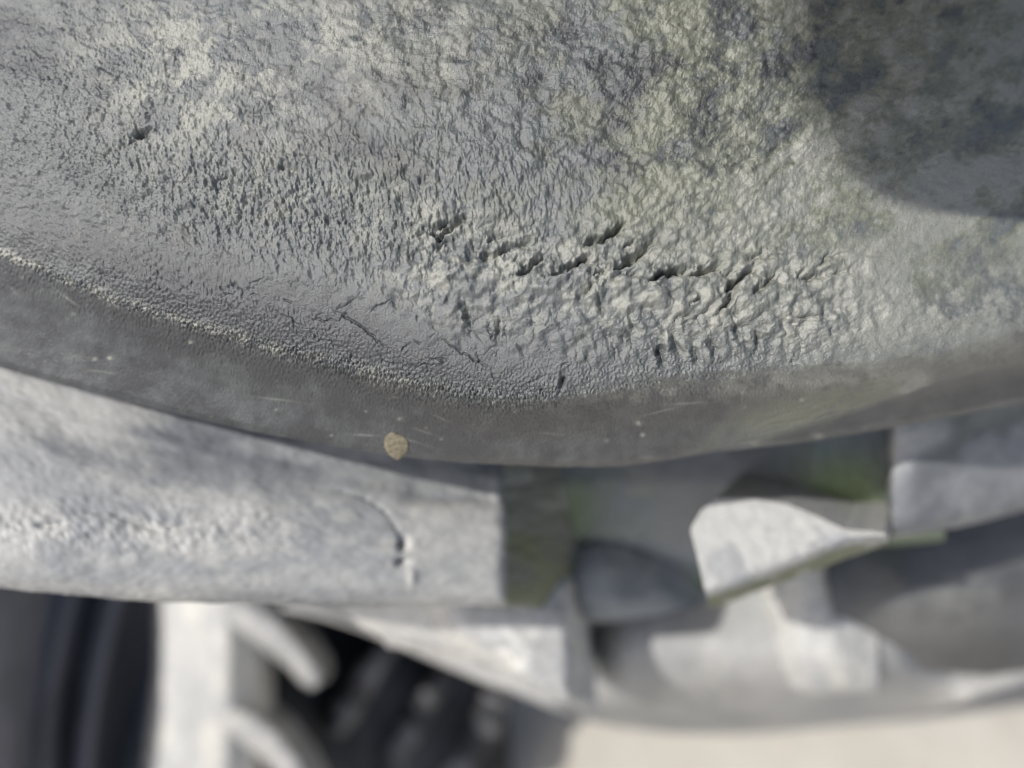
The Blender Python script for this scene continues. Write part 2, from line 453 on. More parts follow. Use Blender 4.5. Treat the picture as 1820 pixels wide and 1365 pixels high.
for i in range(40):      # short creases that run down from it
    x = rng.uniform(700, 1480); y0 = np.interp(x, [600, 900, 1200, 1500], [480, 530, 545, 545]); y = rng.uniform(y0, y0 + 105)
    a = math.radians(78 + rng.normal(0, 12)); l = rng.uniform(10, 44)
    tear([(x + l * math.cos(a), y + l * math.sin(a)), (x + l * .5 * math.cos(a) + rng.normal(0, 2), y + l * .5 * math.sin(a)), (x, y)], rng.uniform(.08, .29), rng.uniform(3, 6), 1.5)
for i in range(46):      # short cuts and hairline scratches
    x = rng.uniform(380, 1000); y = np.interp(x, cx, crease) - rng.uniform(15, 150)
    a = math.radians(rng.choice([35, 45, 60, -45, -30, 80, 10]) + rng.normal(0, 8)); l = rng.uniform(10, 48)
    tear([(x, y), (x + l * .5 * math.cos(a), y + l * .5 * math.sin(a) + rng.normal(0, 1)), (x + l * math.cos(a), y + l * math.sin(a))], rng.uniform(0.10, 0.22), 1.9, 1.6)
for i in range(34):
    x = rng.uniform(20, 1780); y = rng.uniform(5, 330)
    a = math.radians(-32 + rng.normal(0, 14)); l = rng.uniform(15, 70)
    tear([(x, y), (x + l * math.cos(a), y + l * math.sin(a))], -rng.uniform(0.04, 0.12), 1.9, 1.6)
tear([(590, 550), (640, 580), (690, 620)], 0.28, 2.2, 1.8)
tear([(780, 604), (830, 632), (872, 656)], 0.28, 2.2, 1.8)
tear([(480, 548), (520, 570), (540, 584)], 0.16, 2.2, 1.8)
tear([(6, 505), (20, 512), (30, 520)], 0.2, 2.2, 1.8)
tear([(1520, 552), (1560, 530), (1600, 505)], 0.12, 2.2, 1.8)
tear([(1180, 45), (1220, 52), (1290, 56)], 0.18, 2.5, 2)
for x, y, r, dp in ((466, 254, 5, .5), (502, 296, 5, .45), (538, 405, 9, .5), (290, 305, 6, .3), (1627, 112, 6, .3), (416, 508, 5, .4),
                    (1412, 250, 6, .3), (1040, 602, 6, .4), (1710, 578, 8, .3), (1620, 540, 7, .25), (1366, 110, 7, .3), (870, 728, 5, .4)):
    H -= dp * mm * blob(XX, YY, x, y, r, r)
for x, y, r, dp in ((1570, 496, 9, .3), (1380, 380, 9, .35), (1405, 608, 9, .2), (1180, 595, 8, .25), (780, 644, 4, .3), (421, 510, 4, .3), (196, 637, 4, .15), (340, 608, 4, .15),
                    (1460, 630, 6, .2), (1136, 752, 5, .25), (1143, 773, 4, .2), (866, 727, 4, .4), (1640, 662, 9, .5), (1610, 690, 14, .5)):
    H += dp * mm * blob(XX, YY, x, y, r, r * 0.8)
H *= 1.3 * (1 - .55 * sstep(1330, 1620, XX) * face)
W1 = P(XX, YY, D1)
Nn = normals(W1)
W1 = W1 + Nn * H[..., None]
# ---- stains, some with light and shade put into the colour
mot = fb(80, 81, 7, 0.78); mot2 = fb(120, 87, 7, 0.75, 1.5, -0.5); mot3 = fb(45, 93, 6, 0.8)
dust = 1.0 * blob(XX, YY, 330, 130, 190, 130, 30) * sstep(-1.0, 1.2, mot) + 0.75 * blob(XX, YY, 640, 60, 260, 120) * sstep(-.6, 1.3, mot) \
     + 0.5 * blob(XX, YY, 560, 350, 330, 110, 10) * sstep(-.5, 1.5, mot3) + 0.35 * blob(XX, YY, 900, 110, 200, 90) * sstep(0, 1.2, mot2)
dust += 0.7 * sstep(1050, 1400, XX) * sstep(520, 380, YY) * sstep(-0.5, 1.3, mot2)
dust += 1.5 * np.exp(-((above - 3 - 4 * nz(60, 60, 98, low=True)) / np.interp(XX, [0, 300, 700, 1000], [10, 9, 18, 24])) ** 2) * np.interp(XX, [-50, 60, 300, 700, 950, 1100], [1.0, .9, .55, .38, .2, 0]) * sstep(-1.2, .8, mot3) * sstep(-1.4, .6, nz(9, 14, 97))
dust += 0.8 * zb * sstep(-.9, 1.2, mot3) + 1.0 * blob(XX, YY, 1600, 540, 360, 100) * sstep(-1.6, .8, mot)  # second term paints the sunlit band at right brighter
dust += 0.30 * blob(XX, YY, 160, 395, 130, 40, 20) * sstep(-.2, 1, mot3) 
dust += 0.7 * np.exp(-((YY - np.interp(XX, [900, 1200, 1600], [716, 690, 664])) / 22) ** 2) * sstep(980, 1120, XX) * sstep(1680, 1600, XX) * sstep(-1.2, .8, mot3) * 0.7
dust += 0.9 * blob(XX, YY, 1625, 682, 32, 14, -30)
for x, y, r in ((1136, 752, 6), (1143, 773, 4), (196, 637, 5), (340, 608, 4), (1180, 595, 7), (1405, 608, 9), (1460, 790, 9), (1380, 378, 9), (1570, 496, 9), (1345, 802, 10)):
    dust += blob(XX, YY, x, y, r, r * .7)
dust += 0.25 * sstep(1250, 1500, XX) * sstep(470, 400, YY) * sstep(-1.2, .9, mot2)  # paler tone that lifts the upper-right shade through the colour
olive = (.75 + .7 * sstep(1300, 1500, XX)) * sstep(900, 1350, XX) * sstep(600, 380, YY) * (0.65 + 0.35 * mot2) + 0.35 * sstep(500, 900, XX) * sstep(520, 300, YY) * sstep(-1, 1, mot2)  # olive film, stronger at right to offset the shade in the colour
olive += 0.9 * blob(XX, YY, 1480, 715, 190, 38, -16) * sstep(-1.2, .8, mot2)
slate = 1.05 * blob(XX, YY, 860, 190, 220, 135, -10) * sstep(-1.1, .9, mot2) + 0.9 * blob(XX, YY, 1150, 150, 120, 170, -20) * sstep(-.8, .6, mot) \
      + 0.5 * blob(XX, YY, 760, 150, 500, 130) * sstep(.2, 1.2, mot3)
slate += (0.8 - .45 * sstep(1380, 1520, XX)) * sstep(1050, 1400, XX) * sstep(480, 380, YY) * sstep(0.35, .8, fb(70, 187, 6, .7, 1.4, -.5)) + 0.3 * sstep(1400, 1600, XX) * sstep(80, 0, YY)
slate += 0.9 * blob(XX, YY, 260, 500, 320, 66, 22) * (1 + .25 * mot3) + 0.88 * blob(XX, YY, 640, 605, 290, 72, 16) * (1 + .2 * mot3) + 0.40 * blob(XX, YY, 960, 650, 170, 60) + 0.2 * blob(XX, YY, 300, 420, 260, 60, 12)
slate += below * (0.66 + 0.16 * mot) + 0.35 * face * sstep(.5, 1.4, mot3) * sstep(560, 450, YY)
slate += 0.55 * face * sstep(.35, 1.5, fb(210, 311, 4, .6, 1.8, .15)) * sstep(460, 330, YY) * sstep(1400, 1200, XX)
slate *= 1 - 0.8 * np.clip(blob(XX, YY, 1500, 720, 200, 40, -16), 0, 1)
for i in range(20):
    x = rng.uniform(20, 1500); f_ = rng.uniform(.15, .9); y = np.interp(x, cx, crease) * (1 - f_) + np.interp(x, cx, edge) * f_
    a_ = math.radians(rng.normal(8 if x < 900 else -10, 12)); l = rng.uniform(12, 75); w_ = rng.uniform(1.0, 1.8)
    dust += rng.uniform(.3, .8) * blob(XX, YY, x, y, l * .5, w_, math.degrees(a_))
for i in range(20):
    x = rng.uniform(10, 1750); f_ = rng.uniform(.05, .95); y = np.interp(x, cx, crease) * (1 - f_) + np.interp(x, cx, edge) * f_
    r_ = rng.uniform(1.2, 3.4); dust += rng.uniform(.4, 1.0) * blob(XX, YY, x, y, r_ * 1.4, r_)
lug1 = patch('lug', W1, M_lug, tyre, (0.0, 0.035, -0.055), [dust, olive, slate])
lug1['label'] = 'near lug with torn flex cracks and a rough crest, in focus'

# ---- unseen slab added above the frame to keep the sun off the upper right -------
def simple(name, net, nu, nv, su, sv, mat, parent, back, seed, disp=0.3, size=30, st=(0.4, 0.3, 0.3), extra=None, masks=None):
    G = loft(net, nu, nv, su, sv)
    W = P(G[..., 0], G[..., 1], G[..., 2])
    s = G.shape[:2]
    h = disp * mm * (noise(s, size, size, seed) * .6 + noise(s, size * 3, size * 3, seed + 1, low=True) + 0.3 * noise(s, size * .4, size * .4, seed + 2))
    if extra is not None: h = h + extra(G, s)
    W = W + normals(W) * h[..., None]
    f = fbm(s, size * 2.2, seed + 3); g = fbm(s, size * 3, seed + 4)
    mk = masks(G, s, f, g) if masks else [st[0] * sstep(-.6, 1.2, f), st[1] * sstep(-.4, 1.2, g), st[2] * sstep(-.3, 1.4, -f)]
    return patch(name, W, mat, parent, back, mk)

sh_edge = [(1215, -260), (1290, -120), (1340, 0), (1362, 70), (1400, 130), (1405, 220), (1462, 300), (1490, 355), (1560, 402), (1650, 424), (1740, 432), (1820, 434), (1960, 440), (2250, 430)]
t_edge = [.80, .79, .77, .73, .67, .59, .49, .36, .20, .12, .08, .08, .08, .08]
up = []
for dx, dy, dz in ((.10, .16, .10), (.05, .10, .06), (.012, .03, .012), (.001, .004, .001), (0, 0, 0), (.003, .004, -.006), (.02, .03, -.03), (.06, .09, -.05)):
    r = []
    for (x, y), t in zip(sh_edge, t_edge):
        j = int(np.argmin(np.abs(X1 - x))); ii_ = int(np.argmin(np.abs(Y1[:, j] - y))); d = D1[ii_, j]
        p = np.array([(x - 910) / FPX * d, -(y - 682.5) / FPX * d, -d]) + LC * t + np.array([dx, dy, dz])
        r.append(p)
    up.append(r)
up = loft([[(p[0] * 1e4, p[1] * 1e4, p[2]) for p in r] for r in up], 110, 70, 1.5, 1.5)
Wu = CAM + up[..., :1] / 1e4 * AX + up[..., 1:2] / 1e4 * AY + up[..., 2:] * AZ
z0 = np.zeros(Wu.shape[:2])
patch('lug', Wu, M_lug, tyre, (0.02, 0.03, 0.0), [z0 + .3, z0 + .2, z0 + .3])  # added shadow caster, unseen; no lug of the tyre stands here

# ---- lug 2: below the first, bright in the sun -------------------------------
xs2 = [-420, -200, 0, 100, 200, 300, 450, 600, 700, 800, 880, 898, 985, 1060]
endw = {985: (1030, 950), 1060: (1100, 1000)}
bot = [1000, 1020, 1045, 1057, 1066, 1071, 1076, 1079, 1080, 1080, 1078, 1078, 1080, 1085]
db2 = [.168, .166, .167, .169, .172, .175, .180, .186, .190, .195, .199, .200, .243, .27]
dt2 = [.180, .177, .176, .176, .177, .179, .183, .190, .196, .203, .209, .211, .262, .29]
topy = [470, 540, 600, 640, 660, 690, 710, 730, 745, 755, 760, 760, 760, 760]
net = []
for f, de, dyb in ((0, .006, 0), (.35, .002, 0), (.55, -.001, 0), (.72, -.002, 0), (.86, -.001, 0), (.95, .001, 0), (1, 0.005, 0), (1.0, 0.014, 0), (1.0, .03, -20)):
    net.append([((endw[x][0] + (endw[x][1] - endw[x][0]) * f) if x in endw else x, t + (b - t) * f + dyb, a + (c - a) * (f ** .8) + de) for x, b, c, a, t in zip(xs2, bot, db2, dt2, topy)])
def ex2(G, s):
    X, Y = G[..., 0], G[..., 1]
    h = np.zeros(s)
    zb = np.exp(-((Y - 940) / 42) ** 2) * sstep(700, 250, X)
    h += zb * mm * (0.09 * noise(s, 5, 12, 401, math.radians(-15), .8) + 0.14 * noise(s, 12, 14, 402, 0, .8))
    cr = np.exp(-((Y - 925 - 12 * np.sin(X / 37.)) / 7.0) ** 2) * sstep(430, 250, X) * sstep(-0.4, .8, noise(s, 20, 20, 403))
    h -= 0.8 * mm * cr
    # moulded crease and the hole at its end
    pts = [(560, 868), (610, 872), (650, 885), (685, 908), (705, 935), (716, 962)]
    for (x0, y0), (x1, y1) in zip(pts[:-1], pts[1:]):
        dx, dy = x1 - x0, y1 - y0; t = np.clip(((X - x0) * dx + (Y - y0) * dy) / (dx * dx + dy * dy), 0, 1)
        h -= 0.38 * mm * np.exp(-(((X - x0 - t * dx) ** 2 + (Y - y0 - t * dy) ** 2) / 16.))
    h -= 3.2 * mm * (blob(X, Y, 718, 966, 8, 12) + 0.8 * blob(X, Y, 716, 1000, 10, 7))
    h += 0.8 * mm * blob(X, Y, 732, 1024, 8, 13)
    # step along the first lug's shadow edge, its shade put into the shape
    h -= 1.2 * mm * sstep(905, 880, Y) * sstep(700, 760, X) * sstep(890, 870, X)
    return h
def mk2(G, s, f, g):
    X, Y = G[..., 0], G[..., 1]
    dust = 0.75 * np.exp(-((Y - 950) / 70) ** 2) * sstep(-1, 1, f) + 0.5 * blob(X, Y, 0, 740, 130, 40, 14) + 0.6 * blob(X, Y, 730, 1026, 9, 13) + 0.7 * blob(X, Y, 280, 1060, 50, 14) \
         + 0.5 * sstep(-.4, 1.5, fbm(s, 45, 461, 3, .45, 2.2, .12)) + .5 * blob(X, Y, 400, 1030, 14, 10) + .5 * blob(X, Y, 455, 1033, 14, 10) + 0.5 * sstep(640, 800, X) * sstep(885, 900, Y)  # last term paints the lit area below the first lug's shadow edge
    olive = sstep(884, 900, X) * (.45 + .5 * sstep(-.8, .5, g) * sstep(840, 960, Y)) + 0.5 * blob(X, Y, 800, 850, 130, 30) * sstep(-.8, .6, g)  # end wall and strip under the first lug: shade put into the colour
    slate = 0.8 * np.exp(-((Y - 800) / 75) ** 2) * sstep(-.6, 1.2, fbm(s, 40, 471, 3, .5, 2.5, .15)) + 0.25 * sstep(1020, 1065, Y) * sstep(-.8, .6, g)
    endm = sstep(890, 905, X)
    return [dust * (1 - endm) + .8 * endm * sstep(960, 850, Y) * sstep(-.2, .9, f), olive, slate * (1 - endm) + .8 * endm * sstep(900, 1000, Y)]
simple('lug', net, 400, 200, 2.5, 5.0, M_lug2, tyre, (0.0, 0.05, -0.06), 410, 0.10, 16, extra=ex2, masks=mk2)

# ---- tread between the lugs, right of lug 2: nose, facet shaped as the sunlit patch, sloping rim --
A = [
 [(880, 700, .345), (1000, 700, .34), (1150, 700, .335), (1300, 700, .335), (1450, 700, .33), (1680, 700, .33)],
 [(900, 860, .340), (1000, 860, .338), (1150, 860, .333), (1300, 860, .33), (1450, 860, .33), (1680, 860, .33)],
 [(930, 960, .338), (1000, 955, .330), (1100, 948, .325), (1240, 960, .328), (1450, 960, .33), (1680, 960, .33)],
 [(960, 1010, .335), (1000, 1008, .318), (1110, 1000, .315), (1240, 1010, .322), (1450, 1000, .33), (1680, 960, .33)],
 [(985, 1040, .335), (1030, 1092, .316), (1110, 1090, .312), (1262, 1072, .316), (1450, 1020, .325), (1680, 945, .33)],
 [(990, 1052, .345), (1040, 1110, .325), (1120, 1108, .32), (1272, 1086, .325), (1450, 1036, .335), (1680, 960, .34)],
 [(990, 1040, .37), (1050, 1095, .36), (1120, 1080, .36), (1272, 1060, .36), (1450, 1020, .36), (1680, 940, .36)],
]
def mkA(G, s, f, g):
    X, Y = G[..., 0], G[..., 1]
    olive = 0.9 * blob(X, Y, 960, 930, 120, 130) * sstep(-1.2, .6, f) + 1.0 * blob(X, Y, 1500, 870, 90, 70) + 0.6 * sstep(1040, 1100, Y + (X - 1040) * .27)
    dust = 0.6 * blob(X, Y, 1080, 890, 110, 60) * sstep(0, 1, g) + 0.0 * X
    slate = 0.35 * sstep(-.5, 1, g) + .4 * blob(X, Y, 1130, 1020, 70, 45)
    slate = slate * (1 - np.clip(dust, 0, 1))
    return [dust, olive, slate]
A = [[(x, y, d - (.03 * max(0, min(1, (x - 1250) / 150)) if k < 3 else 0) - (.085, .082, .062, .02, .0, -.002, -.01)[k]) for x, y, d in r] for k, r in enumerate(A)]
simple('tread_block', A, 260, 160, 3.0, 3.0, M_pocket, tyre, (0.0, 0.01, -0.03), 450, 0.15, 14, masks=mkA)

LP = [
 [(985, 985, .300), (1010, 950, .288), (1060, 938, .285), (1120, 940, .290), (1180, 962, .300), (1236, 1010, .318)],
 [(984, 1000, .290), (1012, 975, .272), (1065, 962, .268), (1125, 966, .276), (1180, 990, .290), (1244, 1040, .312)],
 [(990, 1030, .286), (1020, 1020, .268), (1075, 1010, .264), (1135, 1012, .274), (1185, 1025, .290), (1250, 1058, .310)],
 [(1005, 1060, .286), (1032, 1065, .270), (1085, 1060, .266), (1140, 1055, .276), (1190, 1055, .290), (1252, 1066, .309)],
 [(1026, 1092, .290), (1050, 1098, .278), (1095, 1096, .274), (1145, 1090, .282), (1195, 1082, .294), (1254, 1072, .310)],
 [(1040, 1104, .31), (1060, 1108, .30), (1100, 1106, .30), (1150, 1100, .30), (1200, 1090, .31), (1258, 1080, .32)],
]
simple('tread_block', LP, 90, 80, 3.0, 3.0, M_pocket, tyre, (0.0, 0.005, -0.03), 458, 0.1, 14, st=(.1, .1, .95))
# facet added to give the sunlit patch a shape, with sloping lower rim
A2 = [
 [(1246, 908, .262), (1272, 886, .252), (1330, 886, .248), (1400, 896, .248), (1450, 916, .250), (1500, 940, .252), (1572, 946, .252)],
 [(1226, 940, .246), (1270, 922, .236), (1330, 914, .232), (1400, 918, .232), (1450, 929, .235), (1500, 943, .238), (1572, 948, .240)],
 [(1236, 975, .236), (1285, 965, .228), (1340, 950, .224), (1405, 940, .224), (1455, 940, .227), (1505, 946, .231), (1574, 950, .236)],
 [(1250, 1040, .228), (1296, 1022, .220), (1350, 1000, .217), (1410, 980, .218), (1460, 964, .222), (1510, 955, .227), (1576, 950, .234)],
 [(1254, 1054, .227), (1304, 1036, .219), (1356, 1016, .217), (1416, 994, .218), (1466, 975, .222), (1516, 960, .227), (1578, 952, .235)],
 [(1262, 1080, .240), (1312, 1062, .232), (1364, 1044, .229), (1424, 1024, .230), (1474, 1004, .234), (1520, 986, .239), (1578, 966, .246)],
 [(1275, 1078, .28), (1320, 1060, .275), (1370, 1040, .27), (1430, 1020, .27), (1480, 1000, .27), (1524, 980, .27), (1580, 960, .27)],
]
def mkA2(G, s, f, g):
    X, Y = G[..., 0], G[..., 1]
    rim = sstep(4, 14, Y - np.interp(X, [1250, 1304, 1356, 1416, 1466, 1516, 1578], [1054, 1036, 1016, 994, 975, 960, 952]))
    return [0.7 * (1 - rim) * sstep(-2, 0, f) + .35 * rim * sstep(0, 1, f), rim * .95, 0 * X]  # sunlit top paler and shaded rim olive, both put into the colour
A2 = [[(x, y, .2035 - .00002 * (x - 1250) - .00005 * (y - 930) + (0, 0, 0, 0, .001, .015, .05)[k]) for x, y, d in r] for k, r in enumerate(A2)]
simple('tread_block', A2, 130, 110, 1.5, 2.0, M_lug2, tyre, (0.03, 0.006, -0.06), 455, 0.1, 14, masks=mkA2)

# ---- block to the right ------------------------------------------------------
def turn(net, x0, k):
    return [[(x, y, d + k * (x - x0) / 100.0) for x, y, d in r] for r in net]
B = [
 [(1572, 700, .235), (1584, 700, .202), (1620, 690, .196), (1720, 660, .194), (1840, 620, .194), (2200, 520, .2)],
 [(1572, 790, .235), (1582, 786, .204), (1620, 778, .197), (1720, 752, .194), (1840, 730, .194), (2200, 620, .2)],
 [(1572, 880, .235), (1581, 876, .204), (1620, 868, .197), (1720, 850, .193), (1840, 830, .193), (2200, 740, .2)],
 [(1572, 940, .238), (1581, 940, .208), (1620, 936, .201), (1720, 915, .198), (1840, 880, .198), (2200, 800, .21)],
 [(1572, 960, .250), (1581, 962, .222), (1620, 955, .216), (1720, 935, .214), (1840, 905, .214), (2200, 830, .23)],
 [(1572, 940, .29), (1581, 940, .28), (1620, 930, .28), (1720, 910, .28), (1840, 880, .28), (2200, 830, .29)],
]
def mkB(G, s, f, g):
    X, Y = G[..., 0], G[..., 1]
    return [1.2 * blob(X, Y, 1620, 785, 60, 22, -18) + .25 * sstep(-.2, 1, f), 0.35 * sstep(-.4, 1, g) * sstep(860, 780, Y), .5 * sstep(-.8, 1, g)]
simple('lug', turn(B, 1584, .016), 160, 110, 2.0, 3.0, M_lug2, tyre, (0.04, 0.005, -0.03), 470, 0.12, 14, masks=mkB)  # tilt and darker tone stand in for the shade over this block

# ---- bulging lug under it ------------------------------------------------------
Cn = [
 [(1470, 900, .305), (1500, 880, .30), (1600, 860, .285), (1720, 850, .275), (1840, 840, .27), (2200, 780, .28)],
 [(1466, 1020, .298), (1492, 1010, .295), (1600, 980, .272), (1720, 950, .262), (1840, 920, .256), (2200, 840, .26)],
 [(1480, 1090, .298), (1500, 1090, .295), (1610, 1070, .262), (1730, 1050, .250), (1840, 1030, .246), (2200, 930, .25)],
 [(1500, 1150, .313), (1516, 1150, .312), (1630, 1140, .282), (1740, 1130, .272), (1840, 1110, .268), (2200, 1000, .26)],
 [(1512, 1182, .345), (1530, 1186, .345), (1640, 1196, .325), (1750, 1204, .315), (1840, 1196, .31), (2200, 1100, .28)],
 [(1512, 1180, .37), (1530, 1180, .36), (1640, 1180, .36), (1750, 1180, .36), (1840, 1170, .36), (2200, 1090, .36)],
]
def mkC(G, s, f, g):
    X, Y = G[..., 0], G[..., 1]
    low = sstep(1090, 1160, Y)  # darker underside, its shade put into the colour
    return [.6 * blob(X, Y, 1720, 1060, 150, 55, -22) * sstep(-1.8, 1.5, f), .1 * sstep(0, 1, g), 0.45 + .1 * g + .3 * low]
simple('lug', turn(Cn, 1560, .019), 150, 120, 3.0, 4.0, M_shade_grey, tyre, (0.06, 0.0, -0.03), 490, 0.2, 14, masks=mkC)

# ---- lug 3: the next one down on the left, ends at a square end ---------------
L3 = [
 [(560, 1040, .34), (720, 1040, .325), (800, 1040, .32), (920, 1040, .322), (1012, 1040, .326), (1026, 1040, .345), (1040, 1040, .375)],
 [(600, 1080, .35), (740, 1078, .328), (800, 1082, .316), (920, 1086, .318), (1013, 1104, .322), (1026, 1106, .345), (1046, 1110, .375)],
 [(640, 1110, .355), (760, 1118, .335), (830, 1130, .318), (925, 1150, .318), (1014, 1170, .322), (1026, 1170, .345), (1052, 1180, .375)],
 [(680, 1135, .36), (790, 1150, .345), (870, 1170, .330), (935, 1200, .320), (1012, 1238, .324), (1024, 1240, .345), (1060, 1248, .375)],
 [(690, 1150, .37), (800, 1172, .365), (880, 1200, .36), (940, 1224, .34), (1010, 1250, .34), (1024, 1256, .36), (1060, 1265, .385)],
]
L3 = [[(x, y, d - .066) for x, y, d in r] for r in L3]
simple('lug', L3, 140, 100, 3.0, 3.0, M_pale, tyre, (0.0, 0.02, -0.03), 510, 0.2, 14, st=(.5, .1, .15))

# ---- lower tread: bowl between the lugs and the rolled rim ---------------------
rimx = [500, 560, 640, 700, 760, 830, 900, 1000, 1100, 1200, 1300, 1400, 1500, 1600, 1700, 1820, 2000, 2300]
rimy = [1085, 1095, 1120, 1145, 1172, 1203, 1230, 1268, 1294, 1304, 1306, 1302, 1290, 1275, 1255, 1218, 1150, 1000]
drim = [.40, .39, .385, .38, .378, .375, .372, .368, .365, .362, .36, .36, .36, .36, .36, .362, .37, .39]
E = []
for k, (f, dd) in enumerate(((0, .02), (.35, .055), (.55, .052), (.72, .036), (.84, .018), (.92, .004), (.965, -.001), (1.0, .004))):
    row = []
    for x, y, d in zip(rimx, rimy, drim):
        t0 = min(760, y - 260) if x > 700 else y - 120
        hollow = 1.0 if 1000 < x < 1560 else 0.55
        bulge = (-.02, -.035, -.052, -.066, -.054, .0, .08, .165)[k] if 1030 < x < 1620 else dd * .55
        row.append((x, t0 + (y - t0) * f, d + bulge))
    E.append(row)
E.append([(x, y - 6, max(.57, d + .2)) for x, y, d in zip(rimx, rimy, drim)])
E.append([(x + 10, y - 14, .64) for x, y, d in zip(rimx, rimy, drim)])
E.append([(x * .8 + 320, min(1150, y - 40), .72) for x, y, d in zip(rimx, rimy, drim)])
def mkE(G, s, f, g):
    X, Y = G[..., 0], G[..., 1]
    return [0.45 * sstep(-.6, 1, f), .1 * sstep(0, 1, g), 0.25 * sstep(-.3, 1, g)]
simple('casing', E, 260, 200, 3.0, 3.0, M_grey, tyre, (0.0, 0.02, -0.015), 530, 0.2, 14, masks=mkE)
# small block in the bowl that catches the sun
F = [
 [(1330, 1000, .36), (1372, 1000, .338), (1420, 1000, .332), (1480, 1000, .334), (1560, 1000, .345)],
 [(1345, 1120, .37), (1385, 1130, .342), (1425, 1112, .334), (1490, 1140, .334), (1560, 1150, .345)],
 [(1352, 1180, .38), (1376, 1180, .35), (1425, 1180, .336), (1500, 1180, .336), (1560, 1190, .345)],
 [(1380, 1225, .39), (1400, 1222, .365), (1440, 1234, .352), (1505, 1232, .352), (1560, 1230, .36)],
 [(1390, 1230, .42), (1410, 1230, .42), (1440, 1235, .42), (1505, 1232, .42), (1560, 1230, .42)],
]
F = [[(x, y, d - .05) for x, y, d in r] for r in F]
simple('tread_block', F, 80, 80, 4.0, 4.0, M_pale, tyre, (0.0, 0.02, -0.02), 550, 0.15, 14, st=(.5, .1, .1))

# ================================================================ PALE TYRE, lower left
t2 = thing('tractor_tyre', 'sunlit pale tyre with hooked lugs standing below the near lugs', 'tyre', (-0.08, 0.12, 0.0), None)
SW = [[(x + o, y, d + e) for x, o, d in zip(xr, (0, 0, 0, 0, 0), (.55, .503, .494, .492, .51))] for y, e, xr in (
    (980, .02, (270, 283, 330, 400, 470)), (1075, .006, (272, 285, 335, 405, 462)), (1180, 0.0, (274, 288, 338, 405, 452)), (1280, .004, (264, 279, 330, 405, 455)),
    (1365, .012, (252, 267, 320, 400, 450)), (1500, .035, (226, 240, 300, 385, 440)), (1800, .11, (160, 175, 240, 340, 400)), (2200, .21, (60, 75, 160, 270, 340)))]
simple('sidewall', SW, 80, 180, 2.5, 3, M_pale, t2, (0.0, 0.0, -0.04), 600, 0.25, 10, st=(.7, .1, .15))
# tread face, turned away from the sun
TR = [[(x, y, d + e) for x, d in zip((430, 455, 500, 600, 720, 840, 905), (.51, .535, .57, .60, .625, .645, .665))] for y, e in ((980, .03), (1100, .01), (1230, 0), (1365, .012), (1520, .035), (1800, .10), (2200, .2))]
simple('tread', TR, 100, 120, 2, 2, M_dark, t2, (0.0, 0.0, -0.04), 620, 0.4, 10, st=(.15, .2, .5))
def bar(name, pts, wid, rise, mat, parent, seed, st=(.5, .1, .15)):
    """curved raised bar: pts (px, py, d) down its middle, wid px half width at each point"""
    net = []
    pts = np.array(pts, float)
    tan = np.gradient(pts[:, :2], axis=0); tan /= np.linalg.norm(tan, axis=1, keepdims=True)
    nor = np.stack([-tan[:, 1], tan[:, 0]], 1)
    for a, b in ((-1.15, rise), (-1.0, rise * .35), (-.75, .0), (0, -.002), (.75, 0), (1.0, rise * .35), (1.15, rise)):
        net.append([(p[0] + n_[0] * wv * a, p[1] + n_[1] * wv * a, p[2] + b) for p, n_, wv in zip(pts, nor, wid)])
    return simple(name, net, 70, 40, 2, 2, mat, parent, (0, 0, -0.02), seed, 0.2, 8, st=st)
bar('lug', [(395, 1078, 0.496), (440, 1098, 0.492), (490, 1128, 0.490), (530, 1165, 0.490), (556, 1200, 0.492), (566, 1218, 0.496)], (31, 33, 31, 27, 23, 13), .05, M_grey, t2, 640)
bar('lug', [(395, 1272, 0.496), (440, 1290, 0.492), (485, 1322, 0.492), (520, 1362, 0.494), (548, 1408, 0.498), (560, 1430, 0.504)], (31, 33, 31, 27, 23, 13), .05, M_grey, t2, 645)
bar('lug', [(420, 1470, 0.514), (470, 1500, 0.512), (520, 1550, 0.514), (560, 1610, 0.524)], (31, 33, 28, 15), .05, M_grey, t2, 650)
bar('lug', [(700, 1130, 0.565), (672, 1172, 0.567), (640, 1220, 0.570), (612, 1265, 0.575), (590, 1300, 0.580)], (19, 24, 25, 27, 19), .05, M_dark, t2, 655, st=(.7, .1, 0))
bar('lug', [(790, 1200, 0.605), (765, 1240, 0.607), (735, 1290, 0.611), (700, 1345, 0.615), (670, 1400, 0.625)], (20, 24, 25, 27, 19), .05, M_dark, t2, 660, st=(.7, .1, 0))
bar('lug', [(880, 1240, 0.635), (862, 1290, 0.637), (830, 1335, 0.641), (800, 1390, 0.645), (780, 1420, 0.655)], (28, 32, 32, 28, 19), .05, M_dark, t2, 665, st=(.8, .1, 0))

# ================================================================ DARK TYRE, far left
t3 = thing('tractor_tyre', 'dark shaded tyre with moulded sidewall rings at the lower left edge', 'tyre', (-0.32, 0.15, 0.0), None)
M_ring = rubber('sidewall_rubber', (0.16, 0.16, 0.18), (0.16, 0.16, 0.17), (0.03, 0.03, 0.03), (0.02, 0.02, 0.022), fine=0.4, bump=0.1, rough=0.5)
def arc(x, y):   # rings lean left as they come down
    t = (y - 1070) / 295.0
    return x - 75 * t + 34 * t * t - (x - 110) * 0.12 * t
prof = [(-420, .36), (-160, .40), (0, .44), (55, .46), (90, .50), (112, .492), (128, .497), (150, .515), (163, .533), (183, .504), (213, .502), (230, .54), (240, .62), (330, .80)]
SR = [[(arc(x, y), y, d + e) for x, d in prof] for y, e in ((900, .03), (1000, .012), (1070, .004), (1170, 0), (1270, .002), (1365, .008), (1520, .03), (1850, .10), (2300, .2))]
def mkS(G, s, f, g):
    return [0.15 * sstep(0, 1, f), np.zeros(s), 0.3 * sstep(-.3, 1, g)]
